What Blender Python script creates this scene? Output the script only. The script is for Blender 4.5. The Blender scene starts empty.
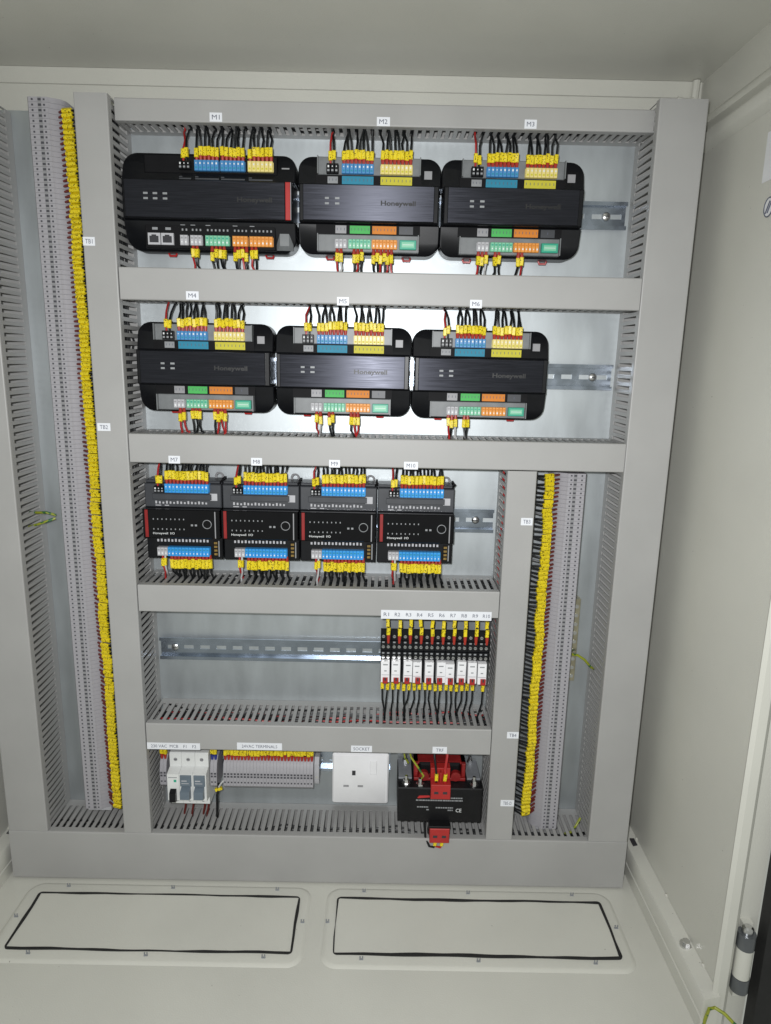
import bpy, math, random
from mathutils import Matrix, Vector
random.seed(7)
sc = bpy.context.scene
COL = sc.collection
MM = 0.001
Z0 = 785.0                       # camera level above the cabinet floor, mm

# ------------------------------------------------------------------ camera, world, light
def W(x, y, z): return Vector((x * MM, y * MM, (z + Z0) * MM))
def Rx(a): return Matrix.Rotation(a, 3, 'X')
pitch, yaw, roll = math.radians(-12.3128), math.radians(-0.2353), math.radians(-1.2330)
Rm = Matrix.Rotation(yaw, 3, 'Z') @ Rx(pitch) @ Matrix.Rotation(roll, 3, 'Y')
right, fwd, up = Rm.col[0], Rm.col[1], Rm.col[2]
cam_d = bpy.data.cameras.new('camera'); cam = bpy.data.objects.new('camera', cam_d); COL.objects.link(cam)
cam_d.sensor_fit = 'VERTICAL'; cam_d.sensor_height = 36; cam_d.lens = 680.5 * 36 / 1024
cam_d.clip_start = 0.01; cam_d.clip_end = 100
M3 = Matrix((right, up, -fwd)).transposed()
cam.matrix_world = Matrix.Translation(W(0, -901, 0)) @ M3.to_4x4()
sc.camera = cam

world = bpy.data.worlds.new('World'); sc.world = world; world.use_nodes = True
bg = world.node_tree.nodes['Background']
bg.inputs[0].default_value = (0.97, 1.0, 0.91, 1); bg.inputs[1].default_value = 0.35

fd = bpy.data.lights.new('phone_flash', 'SPOT'); fd.energy = 34.0; fd.shadow_soft_size = 0.012; fd.color = (0.985, 0.99, 1.0)
fd.spot_size = math.radians(136); fd.spot_blend = 1.0
fo_ = bpy.data.objects.new('phone_flash', fd); COL.objects.link(fo_); fo_.location = W(-28, -912, 34)
fo_.rotation_euler = (W(-50, 0, -290) - fo_.location).to_track_quat('-Z', 'Y').to_euler()

sc.view_settings.view_transform = 'Standard'; sc.view_settings.look = 'None'
sc.view_settings.exposure = 0.0; sc.view_settings.gamma = 1.0
sc.render.engine = 'CYCLES'

# ------------------------------------------------------------------ materials
MATS = {}
def mat(name, col, rough=0.5, metal=0.0, var=0.06, vscale=60, bump=0.0, bscale=400, spec=0.5, stretch=None,
        aniso=0.0, flecks=None, emit=None, trans=0.0, alpha=1.0, rvar=0.0, coat=0.0):
    m = bpy.data.materials.new(name); m.use_nodes = True
    nt = m.node_tree; N = nt.nodes; L = nt.links; b = N['Principled BSDF']
    b.inputs['Roughness'].default_value = rough; b.inputs['Metallic'].default_value = metal
    b.inputs['Specular IOR Level'].default_value = spec
    b.inputs['Alpha'].default_value = alpha
    if coat: b.inputs['Coat Weight'].default_value = coat; b.inputs['Coat Roughness'].default_value = 0.15
    tc = N.new('ShaderNodeTexCoord'); mp = N.new('ShaderNodeMapping'); L.new(tc.outputs['Object'], mp.inputs[0])
    if stretch: mp.inputs['Scale'].default_value = stretch
    nz = N.new('ShaderNodeTexNoise'); nz.inputs['Scale'].default_value = vscale; nz.inputs['Detail'].default_value = 5
    L.new(mp.outputs[0], nz.inputs['Vector'])
    rp = N.new('ShaderNodeMapRange'); rp.inputs['From Min'].default_value = 0.3; rp.inputs['From Max'].default_value = 0.7
    rp.inputs['To Min'].default_value = 1 - var; rp.inputs['To Max'].default_value = 1 + var
    L.new(nz.outputs['Fac'], rp.inputs['Value'])
    mul = N.new('ShaderNodeMix'); mul.data_type = 'RGBA'; mul.blend_type = 'MULTIPLY'; mul.inputs[0].default_value = 1
    mul.inputs[6].default_value = (*col, 1); L.new(rp.outputs[0], mul.inputs[7])
    out = mul.outputs[2]
    if flecks:
        fcol, fscale, thr = flecks
        n2 = N.new('ShaderNodeTexNoise'); n2.inputs['Scale'].default_value = fscale; n2.inputs['Detail'].default_value = 1
        geo = N.new('ShaderNodeNewGeometry'); L.new(geo.outputs['Position'], n2.inputs['Vector'])
        r2 = N.new('ShaderNodeMapRange'); r2.inputs['From Min'].default_value = thr; r2.inputs['From Max'].default_value = thr + 0.06
        L.new(n2.outputs['Fac'], r2.inputs['Value'])
        mx = N.new('ShaderNodeMix'); mx.data_type = 'RGBA'; L.new(r2.outputs[0], mx.inputs[0])
        L.new(out, mx.inputs[6]); mx.inputs[7].default_value = (*fcol, 1); out = mx.outputs[2]
    L.new(out, b.inputs['Base Color'])
    if rvar:
        r3 = N.new('ShaderNodeMapRange'); r3.inputs['From Min'].default_value = 0.3; r3.inputs['From Max'].default_value = 0.7
        r3.inputs['To Min'].default_value = rough - rvar; r3.inputs['To Max'].default_value = rough + rvar
        L.new(nz.outputs['Fac'], r3.inputs['Value']); L.new(r3.outputs[0], b.inputs['Roughness'])
    if bump:
        n3 = N.new('ShaderNodeTexNoise'); n3.inputs['Scale'].default_value = bscale; n3.inputs['Detail'].default_value = 3
        L.new(mp.outputs[0], n3.inputs['Vector'])
        bp = N.new('ShaderNodeBump'); bp.inputs['Strength'].default_value = bump; bp.inputs['Distance'].default_value = 0.0006
        L.new(n3.outputs['Fac'], bp.inputs['Height']); L.new(bp.outputs[0], b.inputs['Normal'])
    if aniso:
        b.inputs['Anisotropic'].default_value = aniso
        b.inputs['Anisotropic Rotation'].default_value = 0.25; tg = N.new('ShaderNodeTangent'); tg.direction_type = 'RADIAL'; tg.axis = 'Z'; L.new(tg.outputs[0], b.inputs['Tangent'])
    if emit:
        b.inputs['Emission Color'].default_value = (*emit[0], 1); b.inputs['Emission Strength'].default_value = emit[1]
    MATS[name] = m; return m
mat('duct', (0.352, 0.350, 0.342), 0.46, var=0.045, vscale=11, bump=0.05, bscale=700, rvar=0.06)
mat('paint', (0.585, 0.583, 0.528), 0.34, var=0.035, vscale=7, bump=0.34, bscale=520, rvar=0.05, flecks=((0.22, 0.21, 0.18), 240, 0.80))
mat('zinc_plate', (0.48, 0.515, 0.53), 0.48, 0.78, var=0.09, vscale=34, bump=0.04, bscale=160, rvar=0.03, stretch=(1, 1, .3))
mat('zinc', (0.37, 0.42, 0.49), 0.24, 0.95, var=0.10, vscale=40, rvar=0.06)
mat('steel', (0.70, 0.70, 0.70), 0.22, 1.0, var=0.08)
mat('black_plastic', (0.005, 0.0055, 0.007), 0.36, var=0.2, vscale=90, bump=0.05, bscale=2500, spec=0.3)
mat('black_matte', (0.005, 0.005, 0.006), 0.6, var=0.2, spec=0.15)
mat('dark_grey_plastic', (0.045, 0.048, 0.055), 0.42, var=0.1, bump=0.05, bscale=2000)
mat('brushed_dark', (0.046, 0.048, 0.060), 0.40, 0.85, var=0.24, vscale=90, stretch=(0.35, 1, 14), aniso=0.9, rvar=0.08)
mat('gloss_black', (0.004, 0.004, 0.005), 0.16, var=0.1, spec=0.3)
mat('smoke_clear', (0.17, 0.18, 0.185), 0.42, var=0.15, vscale=70)
mat('blue', (0.06, 0.24, 0.50), 0.42, var=0.08)
mat('bright_blue', (0.035, 0.30, 0.70), 0.42, var=0.08)
mat('teal', (0.012, 0.22, 0.34), 0.62, var=0.08)
mat('cream_yellow', (0.74, 0.62, 0.22), 0.42, var=0.07)
mat('olive_yellow', (0.55, 0.50, 0.03), 0.62, var=0.07)
mat('pale_green', (0.20, 0.52, 0.34), 0.42, var=0.07)
mat('green', (0.06, 0.42, 0.09), 0.62, var=0.07)
mat('orange', (0.72, 0.30, 0.055), 0.42, var=0.07)
mat('deep_orange', (0.62, 0.20, 0.012), 0.62, var=0.07)
mat('light_grey', (0.46, 0.46, 0.48), 0.55, var=0.05)
mat('mid_grey', (0.28, 0.28, 0.29), 0.45, var=0.06)
mat('jack_green', (0.03, 0.34, 0.22), 0.4, var=0.08)
mat('mark_white', (0.72, 0.74, 0.74), 0.5, var=0.1)
mat('mark_grey', (0.26, 0.27, 0.28), 0.5, var=0.1)
mat('dark_hole', (0.03, 0.03, 0.035), 0.7)
mat('grey_hole', (0.06, 0.06, 0.07), 0.7)
mat('red', (0.42, 0.02, 0.02), 0.4, var=0.1)
mat('bright_red', (0.38, 0.018, 0.016), 0.4, var=0.1)
mat('yellow_marker', (0.74, 0.585, 0.012), 0.42, var=0.08, flecks=((0.10, 0.07, 0.0), 620, 0.585))
mat('ferrule_red', (0.34, 0.026, 0.014), 0.45, var=0.15)
mat('ferrule_dark', (0.13, 0.016, 0.012), 0.5, var=0.3)
mat('ferrule_blue', (0.02, 0.03, 0.22), 0.45)
mat('wire_black', (0.008, 0.009, 0.010), 0.42, var=0.2, spec=0.35)
mat('wire_red', (0.42, 0.022, 0.022), 0.4, var=0.15)
mat('wire_green', (0.27, 0.30, 0.02), 0.4, var=0.1, flecks=((0.02, 0.12, 0.03), 120, 0.52))
mat('wire_white', (0.55, 0.55, 0.55), 0.4)
mat('terminal_grey', (0.34, 0.332, 0.355), 0.5, var=0.05)
mat('white_plastic', (0.80, 0.80, 0.82), 0.3, var=0.02)
mat('mcb_white', (0.70, 0.71, 0.70), 0.4, var=0.03)
mat('toggle_grey', (0.13, 0.165, 0.20), 0.4, var=0.05)
mat('tag_white', (0.74, 0.76, 0.80), 0.5, var=0.03)
mat('ink', (0.09, 0.10, 0.14), 0.6)
mat('ink_black', (0.006, 0.006, 0.006), 0.45)
mat('rubber', (0.012, 0.012, 0.012), 0.7, var=0.2)
mat('core_black', (0.006, 0.006, 0.007), 0.45, var=0.2, bump=0.1, bscale=900, spec=0.25)
mat('lamination_grey', (0.30, 0.315, 0.34), 0.4, 0.3, var=0.1)
mat('coil_red', (0.24, 0.012, 0.012), 0.4, var=0.2)
mat('hinge_metal', (0.15, 0.16, 0.17), 0.35, 0.6, var=0.08)
mat('pcb_gold', (0.22, 0.14, 0.03), 0.4, var=0.4, vscale=500)
mat('brass', (0.45, 0.42, 0.30), 0.35, 0.8, var=0.2)
mat('paper', (0.72, 0.73, 0.75), 0.6, var=0.03)

# ------------------------------------------------------------------ mesh builder (millimetres)
class MB:
    def __init__(s): s.v = []; s.f = []; s.m = []; s.sm = False
    def add(s, vs, fs, mi=0):
        n = len(s.v); s.v += [tuple(p) for p in vs]
        for f in fs: s.f.append(tuple(i + n for i in f)); s.m.append(mi)
        return s
    def box(s, x0, x1, y0, y1, z0, z1, mi=0):
        vs = [(x, y, z) for x in (x0, x1) for y in (y0, y1) for z in (z0, z1)]
        return s.add(vs, [(0, 1, 3, 2), (4, 6, 7, 5), (0, 4, 5, 1), (2, 3, 7, 6), (0, 2, 6, 4), (1, 5, 7, 3)], mi)
    def rbox(s, x0, x1, y0, y1, z0, z1, c=0.5, mi=0):      # box with chamfered front (y0) edge
        def q(y, k): return [(x0 + k, y, z0 + k), (x1 - k, y, z0 + k), (x1 - k, y, z1 - k), (x0 + k, y, z1 - k)]
        vs = q(y1, 0) + q(y0 + c, 0) + q(y0, c); fs = [(3, 2, 1, 0), (8, 9, 10, 11)]
        for a in (0, 4):
            for i in range(4):
                j = (i + 1) % 4; fs.append((a + i, a + j, a + 4 + j, a + 4 + i))
        return s.add(vs, fs, mi)
    def prism(s, poly, y0, y1, c=0.0, mi=0):               # poly in xz, counter-clockwise seen from -y; y0 may be f(z)
        F = y0 if callable(y0) else (lambda z: y0)
        n = len(poly); cx = sum(p[0] for p in poly) / n; cz = sum(p[1] for p in poly) / n
        lay = [[(x, y1, z) for x, z in poly]]
        if c:
            lay.append([(x, F(z) + c, z) for x, z in poly])
            ins = []
            for x, z in poly:
                dx, dz = cx - x, cz - z
                x2 = x + math.copysign(min(abs(dx), c), dx); z2 = z + math.copysign(min(abs(dz), c), dz)
                ins.append((x2, F(z2), z2))
            lay.append(ins)
        else: lay.append([(x, F(z), z) for x, z in poly])
        vs = [p for l in lay for p in l]; fs = [tuple(range(n))[::-1], tuple(range((len(lay) - 1) * n, len(lay) * n))]
        for k in range(len(lay) - 1):
            for i in range(n):
                j = (i + 1) % n; fs.append((k * n + i, k * n + j, (k + 1) * n + j, (k + 1) * n + i))
        return s.add(vs, fs, mi)
    def extr(s, poly, axis, a, b, mi=0):                   # closed polygon (2d) extruded along an axis
        def P(u, v, t): return {'x': (t, u, v), 'y': (u, t, v), 'z': (u, v, t)}[axis]
        n = len(poly); vs = [P(u, v, a) for u, v in poly] + [P(u, v, b) for u, v in poly]
        fs = [tuple(range(n)), tuple(range(n, 2 * n))[::-1]] + [(i, i + n, (i + 1) % n + n, (i + 1) % n) for i in range(n)]
        return s.add(vs, fs, mi)
    def tube(s, pts, r, n=6, mi=0):
        P = [Vector(p) for p in pts]; vs = []; ref = Vector((0.31, 0.2, 0.93))
        for i, p in enumerate(P):
            d = (P[min(i + 1, len(P) - 1)] - P[max(i - 1, 0)]).normalized()
            u = d.cross(ref)
            if u.length < 0.15: u = d.cross(Vector((1, 0, 0)))
            u.normalize(); w = d.cross(u)
            rr = r[i] if isinstance(r, (list, tuple)) else r
            for k in range(n):
                a = 2 * math.pi * k / n; vs.append(p + u * (rr * math.cos(a)) + w * (rr * math.sin(a)))
        fs = []
        for i in range(len(P) - 1):
            for k in range(n):
                j = (k + 1) % n; fs.append((i * n + k, (i + 1) * n + k, (i + 1) * n + j, i * n + j))
        fs.append(tuple(range(n))); fs.append(tuple(range((len(P) - 1) * n, len(P) * n))[::-1])
        s.sm = True
        return s.add(vs, fs, mi)
    def cyl(s, p0, p1, r, n=12, mi=0): return s.tube([p0, p1], r, n, mi)
    def mesh(s, name, mats, sharp=38):
        me = bpy.data.meshes.new(name)
        me.from_pydata([(x * MM, y * MM, z * MM) for x, y, z in s.v], [], s.f)
        for m in (mats if isinstance(mats, (list, tuple)) else [mats]): me.materials.append(MATS[m])
        me.polygons.foreach_set('material_index', s.m)
        me.update()
        import bmesh
        bm = bmesh.new(); bm.from_mesh(me); bmesh.ops.recalc_face_normals(bm, faces=bm.faces); bm.to_mesh(me); bm.free()
        me.shade_smooth(); me.set_sharp_from_angle(angle=math.radians(sharp))
        return me

def thing(name, label, cat, loc, group=None):
    o = bpy.data.objects.new(name, None); COL.objects.link(o); o.location = W(*loc); o.empty_display_size = 0.01
    o['label'] = label; o['category'] = cat
    if group: o['group'] = group
    return o
def put(name, me, parent=None, loc=(0, 0, 0), rot=None, label=None, kind=None):
    o = bpy.data.objects.new(name, me); COL.objects.link(o)
    if parent: o.parent = parent; o.location = Vector(loc) * MM
    else: o.location = W(*loc)
    if rot: o.rotation_euler = rot
    if label: o['label'] = label
    if kind: o['kind'] = kind
    return o
def part(name, mb, mats, parent, **k): return put(name, mb.mesh(name, mats), parent, **k)

def rrect(x0, x1, z0, z1, r, seg=6, corners=(1, 1, 1, 1)):   # ccw from -y view (x right, z up): BL, BR, TR, TL
    out = []
    for (cx, cz, a0), on in zip(((x0 + r, z0 + r, 180), (x1 - r, z0 + r, 270), (x1 - r, z1 - r, 0), (x0 + r, z1 - r, 90)), corners):
        if on:
            for k in range(seg + 1):
                a = math.radians(a0 + 90 * k / seg); out.append((cx + r * math.cos(a), cz + r * math.sin(a)))
        else:
            out.append({180: (x0, z0), 270: (x1, z0), 0: (x1, z1), 90: (x0, z1)}[a0])
    return out

def text_mesh(body, width, height, mats, bold=0.0, y=0.0, res=2):
    cu = bpy.data.curves.new('lettering', 'FONT'); cu.body = body; cu.size = 1; cu.resolution_u = res; cu.offset = bold
    ob = bpy.data.objects.new('lettering', cu); COL.objects.link(ob)
    dg = bpy.context.evaluated_depsgraph_get(); me0 = bpy.data.meshes.new_from_object(ob.evaluated_get(dg))
    bpy.data.objects.remove(ob); bpy.data.curves.remove(cu)
    xs = [v.co.x for v in me0.vertices]; ys = [v.co.y for v in me0.vertices]
    x0, x1, y0, y1 = min(xs), max(xs), min(ys), max(ys)
    sx = width / (x1 - x0); sy = height / (y1 - y0)
    for v in me0.vertices:
        v.co = Vector(((v.co.x - (x0 + x1) / 2) * sx * MM, y * MM, (v.co.y - (y0 + y1) / 2) * sy * MM))
    me0.materials.clear(); me0.materials.append(MATS[mats]); me0.name = 'lettering'
    return me0

# ------------------------------------------------------------------ the cabinet shell
XL, XR, YB, YF, ZF, ZC = -584.0, 416.0, 112.0, -216.0, -785.0, 376.0
cab = thing('electrical_cabinet', 'pale grey painted steel enclosure around the wiring panel, open at the front', 'cabinet', (-84, YB, ZF))
cab_loc = (-84, YB, ZF)
def cpart(name, mb, mats='paint', parent=None, **k):
    p = parent or cab
    mb.v = [(x + 84, y - YB, z - ZF) for x, y, z in mb.v]
    return part(name, mb, mats, p, **k)
cpart('back_wall', MB().box(XL - 2, XR + 2, YB, YB + 2, ZF - 2, ZC + 2))
b = MB().box(XL, 402, 108.5, YB - .1, 356, ZC - .3); b.tube([(404, 104, 352), (405, 104, ZC - 1)], 5, 8); b.tube([(380, 100, 352), (392, 100, 350), (402, 101, 352)], 2.5, 6)
cpart('top_flange', b)
for x0, x1, sgn in ((XR, XR + 2, 1), (XL - 2, XL, -1)):
    cpart('side_wall', MB().box(x0, x1, YF, YB - .1, ZF, ZC))
    xi = x0 if sgn > 0 else x1
    # bottom ledge: face, lip groove and top shelf
    def X(d): return xi - sgn * d
    pr = [(X(.2), ZF + .3), (X(20), ZF + .3), (X(20), ZF + 20), (X(18.4), ZF + 21), (X(18.4), ZF + 23), (X(20), ZF + 24), (X(20), ZF + 45), (X(18), ZF + 48.5), (X(.2), ZF + 53)]
    led = cpart('bottom_ledge', MB().extr(pr, 'y', -229, 92))
    for yy in (-152,):
        m = MB(); cxx = X(8)
        m.cyl((cxx, yy, ZF + 49), (cxx, yy, ZF + 52.4), 8, 16); m.cyl((cxx, yy, ZF + 52), (cxx, yy, ZF + 57), 5.2, 6)
        cpart('bolt', m, 'steel', led)
    cpart('notch', MB().box(*sorted((X(4), X(11))), 34, 50, ZF + 49, ZF + 52.6), 'dark_hole', led)
    for yy in (-185, -70, 48):
        cpart('weld_spot', MB().tube([(X(1), yy - 3, ZF + 53), (X(1), yy, ZF + 53.5), (X(1), yy + 3, ZF + 53)], [1, 2.2, 1], 6), 'paint', led)
    pr = [(X(.2), 327), (X(11), 319), (X(13), 313), (X(13), 308), (X(3), 306), (X(3), 299), (X(13), 297), (X(13), 289), (X(10), 285), (X(.2), 280)]
    rl = cpart('upper_rail', MB().extr(pr, 'y', YF + 4, 100))
    for yy in (-62, 70): cpart('weld_spot', MB().tube([(X(2), yy - 4, 285), (X(3), yy, 284), (X(2), yy + 4, 285)], [1, 2.5, 1], 6), 'paint', rl)
    # door frame: rolled inner bead, gutter face, outer lip
    pr = [(X(4), YF - .5), (X(6), YF - 5), (X(2), YF - 9), (X(-8), YF - 9), (X(-13), YF - 5), (X(-14), YF + 8), (X(-44), YF + 8), (X(-44), YF + 12), (X(-2.2), YF + 12), (X(-2.2), YF + .2)]
    fr = cpart('door_frame', MB().extr(pr, 'z', ZF - 20, ZC + 20))
    cpart('dark_outer_strip', MB().extr([(X(-44.5), YF + 6), (X(-44.5), YF - 12), (X(-62), YF - 14), (X(-80), YF - 6), (X(-80), YF + 6)], 'z', ZF - 20, ZC + 20), 'rubber')  # black strip added to stand for the dark outside, in the gasket colour
    if sgn > 0:
        hx, hy = 441, YF - 2
        hg = cpart('hinge', MB().box(hx - 3, hx + 9, hy + 2, YF + 8.5, -745, -640), 'paint')
        m = MB(); m.cyl((hx, hy - 3, -708), (hx, hy - 3, -668), 9.6, 20)
        cpart('knuckle', m, 'paint', hg)
        for a, c in ((-667.5, -648), (-728, -708.5)):
            m = MB(); m.cyl((hx, hy - 3, a), (hx, hy - 3, c), 10.2, 20); cpart('knuckle', m, 'hinge_metal', hg)
        m = MB(); m.tube([(hx, hy - 3, -647.8), (hx, hy - 3, -641), (hx, hy - 3, -639)], [6.5, 6.5, 4], 12); cpart('hinge_pin', m, 'steel', hg)
cpart('ceiling', MB().box(XL - 2, XR + 2, YF - 6, YB + 2, ZC, ZC + 2))
fl = cpart('floor', MB().box(XL - 2, XR + 2, YF - 70, YB + 2, ZF - 2, ZF))
# gland plates: embossed frame, black gasket, plate, clip screws
for gx0, gx1, gy0, gy1, ex0, ex1 in ((-500, -110.5, -130.5, -29.5, -521, -95), (-56, 338, -130.5, -29.5, -72, 355)):
    gp = thing('gland_plate', 'rectangular floor plate edged by black gasket on the %s floor' % ('left half of the cabinet' if gx0 < -300 else 'right half of the cabinet'), 'gland plate', (ex0, -5, ZF))
    gp['label'] = 'flat grey floor plate with black gasket edge below the %s terminal strip' % ('long' if gx0 < -300 else 'short')
    def gpart(name, mb, m, **k):
        mb.v = [(x - ex0, y + 5, z - ZF) for x, y, z in mb.v]; return part(name, mb, m, gp, **k)
    def ring(poly_o, poly_i, z0, z1):
        n = len(poly_o); vs = [(x, y, z0) for x, y in poly_o] + [(x, y, z1) for x, y in poly_o] + [(x, y, z1) for x, y in poly_i] + [(x, y, z0) for x, y in poly_i]
        fs = []
        for i in range(n):
            j = (i + 1) % n
            for k in range(4): a, c = k * n, ((k + 1) % 4) * n; fs.append((a + i, a + j, c + j, c + i))
        m = MB(); m.add(vs, fs); return m
    # embossed skirt
    o = rrect(ex0, ex1, -149.5, -8, 22, 8); i_ = rrect(ex0 + 3.5, ex1 - 3.5, -146, -11.5, 19, 8); c_ = rrect(ex0 + 6, ex1 - 6, -143.5, -14, 17, 8)
    n = len(o); m = MB()
    vs = [(x, y, ZF + .05) for x, y in o] + [(x, y, ZF + 2.2) for x, y in i_] + [(x, y, ZF + 2.8) for x, y in c_]
    fs = [tuple(range(2 * n, 3 * n))]
    for k in range(2):
        for q in range(n): fs.append((k * n + q, k * n + (q + 1) % n, (k + 1) * n + (q + 1) % n, (k + 1) * n + q))
    m.add(vs, fs); gpart('embossed_frame', m, 'paint')
    # uneven gasket
    def wob(poly, a):
        out = []
        for q, (x, y) in enumerate(poly): out.append((x, y))
        return out
    po = rrect(gx0, gx1, gy0, gy1, 6, 4); pi = rrect(gx0 + 4.2, gx1 - 3.4, gy0 + 3.2, gy1 - 4.6, 4, 4)
    gr_ = random.Random(int(gx0)); ph = [gr_.uniform(0, 6) for _ in range(4)]
    def fine(poly):
        out = []
        for q in range(len(poly)):
            (xa, ya), (xb, yb_) = poly[q], poly[(q + 1) % len(poly)]; k_ = max(1, int(math.hypot(xb - xa, yb_ - ya) / 18))
            out += [(xa + (xb - xa) * e / k_, ya + (yb_ - ya) * e / k_) for e in range(k_)]
        return out
    fo = fine(po); ccx, ccy = (gx0 + gx1) / 2, (gy0 + gy1) / 2; fi = []
    for x, y in fo:                                      # the rubber is squeezed out unevenly
        wd = 3.0 + .9 * math.sin(x * .021 + ph[0]) + .8 * math.sin(y * .06 + ph[1]) + .5 * math.sin(x * .09 + ph[2])
        fi.append((min(max(x, gx0 + wd), gx1 - wd), min(max(y, gy0 + wd), gy1 - wd)))
    fo = [(x + .5 * math.sin(y * .11 + ph[3]), y + .6 * math.sin(x * .05 + ph[2])) for x, y in fo]
    gpart('gasket', ring(fo, fi, ZF + 2.7, ZF + 4.6), 'rubber')
    m = MB(); pp = rrect(gx0 + 2, gx1 - 1.5, gy0 + 2, gy1 - 2, 4, 4); n = len(pp)
    m.add([(x, y, ZF + 2.75) for x, y in pp] + [(x, y, ZF + 3.7) for x, y in pp], [tuple(range(n))[::-1], tuple(range(n, 2 * n))] + [(q, (q + 1) % n, (q + 1) % n + n, q + n) for q in range(n)])
    gpart('plate', m, 'paint')
    mid = (gx0 + gx1) / 2
    for sx, sy in [(mid + dx, y) for dx in (-157.5, 0, 157.5) for y in (-17, -137)] + [(gx0 - 11, -76), (gx1 + 8, -77)]:
        m = MB(); m.cyl((sx - 1.7, sy, ZF + 2.8), (sx - 1.7, sy, ZF + 8), .9, 6); m.cyl((sx + 1.7, sy, ZF + 2.8), (sx + 1.7, sy, ZF + 8), .9, 6); m.box(sx - 2.6, sx + 2.6, sy - 1, sy + 1, ZF + 2.8, ZF + 4)
        gpart('screw', m, 'lamination_grey')
# wall sticker and earth symbol on the right wall
st = thing('wall_sticker', 'white paper notice stuck on the right wall near the upper rail', 'sticker', (415.6, -100, 205))
part('paper', MB().box(-.2, .1, -60, 20, 0, 52), 'paper', st); part('printed_block', MB().box(-.5, -.25, -50, -8, 14, 34), 'mark_grey', st)
st = thing('earth_symbol_sticker', 'small oval earth symbol sticker on the right wall below the white notice', 'sticker', (415.6, -102, 176))
ov = [(9 * math.cos(a * math.pi / 10), 10 * math.sin(a * math.pi / 10)) for a in range(20)]
part('oval', MB().extr(ov, 'x', -.3, .1), 'paper', st)
m = MB(); m.tube([(-.4, u, v) for u, v in ov + ov[:1]], .7, 5)
for q in (-3, 1): m.tube([(-.5, 4 + q, -6), (-.5, -3 + q, 6)], .8, 5)
part('symbol_lines', m, 'ink', st)

# ------------------------------------------------------------------ mounting plate
pl = thing('mounting_plate', 'bright galvanised steel back plate behind all the devices and ducts', 'panel', (-86, 80, -784))
m = MB(); m.box(-470, 472, 0, 3, 1, 1097); part('sheet', m, 'zinc_plate', pl)
m = MB()
for x in (-455, 455):
    for z in (20, 1075): m.cyl((x, 3, z), (x, 31.5, z), 6, 10)
part('standoff', m, 'zinc', pl)

# ------------------------------------------------------------------ cable ducts
DUCTS = {}
def duct(key, axis, w0, w1, l0, l1, yf, label, off=5.0, bundle=None):
    yb = 79.6
    org = ((w0 + w1) / 2, yb, l0) if axis == 'v' else (l0, yb, (w0 + w1) / 2)
    t = thing('cable_duct', label, 'cable duct', org)
    wc = (w0 + w1) / 2; hw = (w1 - w0) / 2
    def mp(mb):
        mb.v = [(w, y - yb, l) if axis == 'v' else (l, y - yb, w) for (w, y, l) in mb.v]; return mb
    L = l1 - l0
    # cover
    o = [(-hw, yf + 11), (-hw, yf + 1.6), (-hw + .5, yf + .5), (-hw + 1.6, yf), (hw - 1.6, yf), (hw - .5, yf + .5), (hw, yf + 1.6), (hw, yf + 11)]
    i_ = [(hw - 1.3, yf + 11), (hw - 1.3, yf + 1.5), (-hw + 1.3, yf + 1.5), (-hw + 1.3, yf + 11)]
    put('cover', mp(MB().extr(o + i_, 'z', 0, L)).mesh('cover', 'duct', 12), t)
    for sg in (-1, 1):
        m = MB(); a, c = sorted((sg * (hw - 1.5), sg * (hw - 3.1)))
        n = int((L - off) / 10)
        ed = [0] + [off + 10 * k for k in range(n + 1)] + [L]
        s0 = yf + 8.0; sb = yb - 14
        # fingers between the 4 mm slots
        prev = 0.0
        for k in range(n + 1):
            c0 = off + 10 * k
            if c0 - 2.4 > prev: m.box(a, c, s0, sb, prev, c0 - 2.4)
            prev = c0 + 2.4
        if prev < L: m.box(a, c, s0, sb, prev, L)
        m.box(a, c, sb, yb, 0, L)
        m.box(min(a, c), max(a, c), yf + 1.6, yf + 8.0, 0, L)
        part('slotted_wall', mp(m), 'duct', t)
    part('base', mp(MB().box(-hw + 3.65, hw - 3.65, yb - 1.6, yb, 0, L)), 'duct', t)
    DUCTS[key] = dict(axis=axis, w=(w0, w1), l0=l0, l1=l1, off=off, yf=yf)
    if bundle:
        m = MB(); nb, red = bundle; rnd = random.Random(len(DUCTS))
        for q in range(nb):
            w = rnd.uniform(-hw + 6, hw - 6); y = rnd.uniform(max(yf + 14, 18), yb - 12); pts = []
            for k in range(int(L / 45) + 2):
                l = min(3 + k * 45, L - 3); pts.append((max(-hw + 5, min(hw - 5, w + rnd.uniform(-5, 5))), max(yf + 12, min(yb - 5, y + rnd.uniform(-6, 6))), l))
                if l >= L - 3: break
            m.tube(pts, 1.5, 5, 1 if rnd.random() < red else 0)
        mp(m); o = put('wire_bundle', m.mesh('wire_bundle', ['wire_black', 'wire_red']), None, (org[0], org[1], org[2]), kind='stuff')
        o['label'] = 'wires packed inside the ' + label; o['category'] = 'wires'
    return t
duct('V2', 'v', -381, -340, -700.5, 309, 0, 'narrow grey upright duct between long terminal strip and the controllers', bundle=(22, .12))
duct('V1', 'v', -555, -496, -700.5, 310, 0, 'wide grey upright duct left of the long terminal strip', off=7)
duct('V3', 'v', 166, 205.7, -700.5, -137, 0, 'narrow grey upright duct carrying the TB3 tag', bundle=(18, .1))
duct('V4', 'v', 321.7, 381, -700.5, 317, 0, 'wide grey upright duct beside the right cabinet wall')
duct('H1', 'h', 285, 311, -339, 330, 19, 'slim grey level duct above M1, M2 and M3', off=6, bundle=(8, 0))
duct('H2', 'h', 72.4, 112, -338.5, 321, 0.6, 'grey level duct carrying the M4, M5 and M6 tags', bundle=(22, .2))
duct('H3', 'h', -136.2, -97.6, -338.5, 321, 0.6, 'grey level duct carrying the M7 to M10 tags', off=8, bundle=(20, .15))
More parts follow.
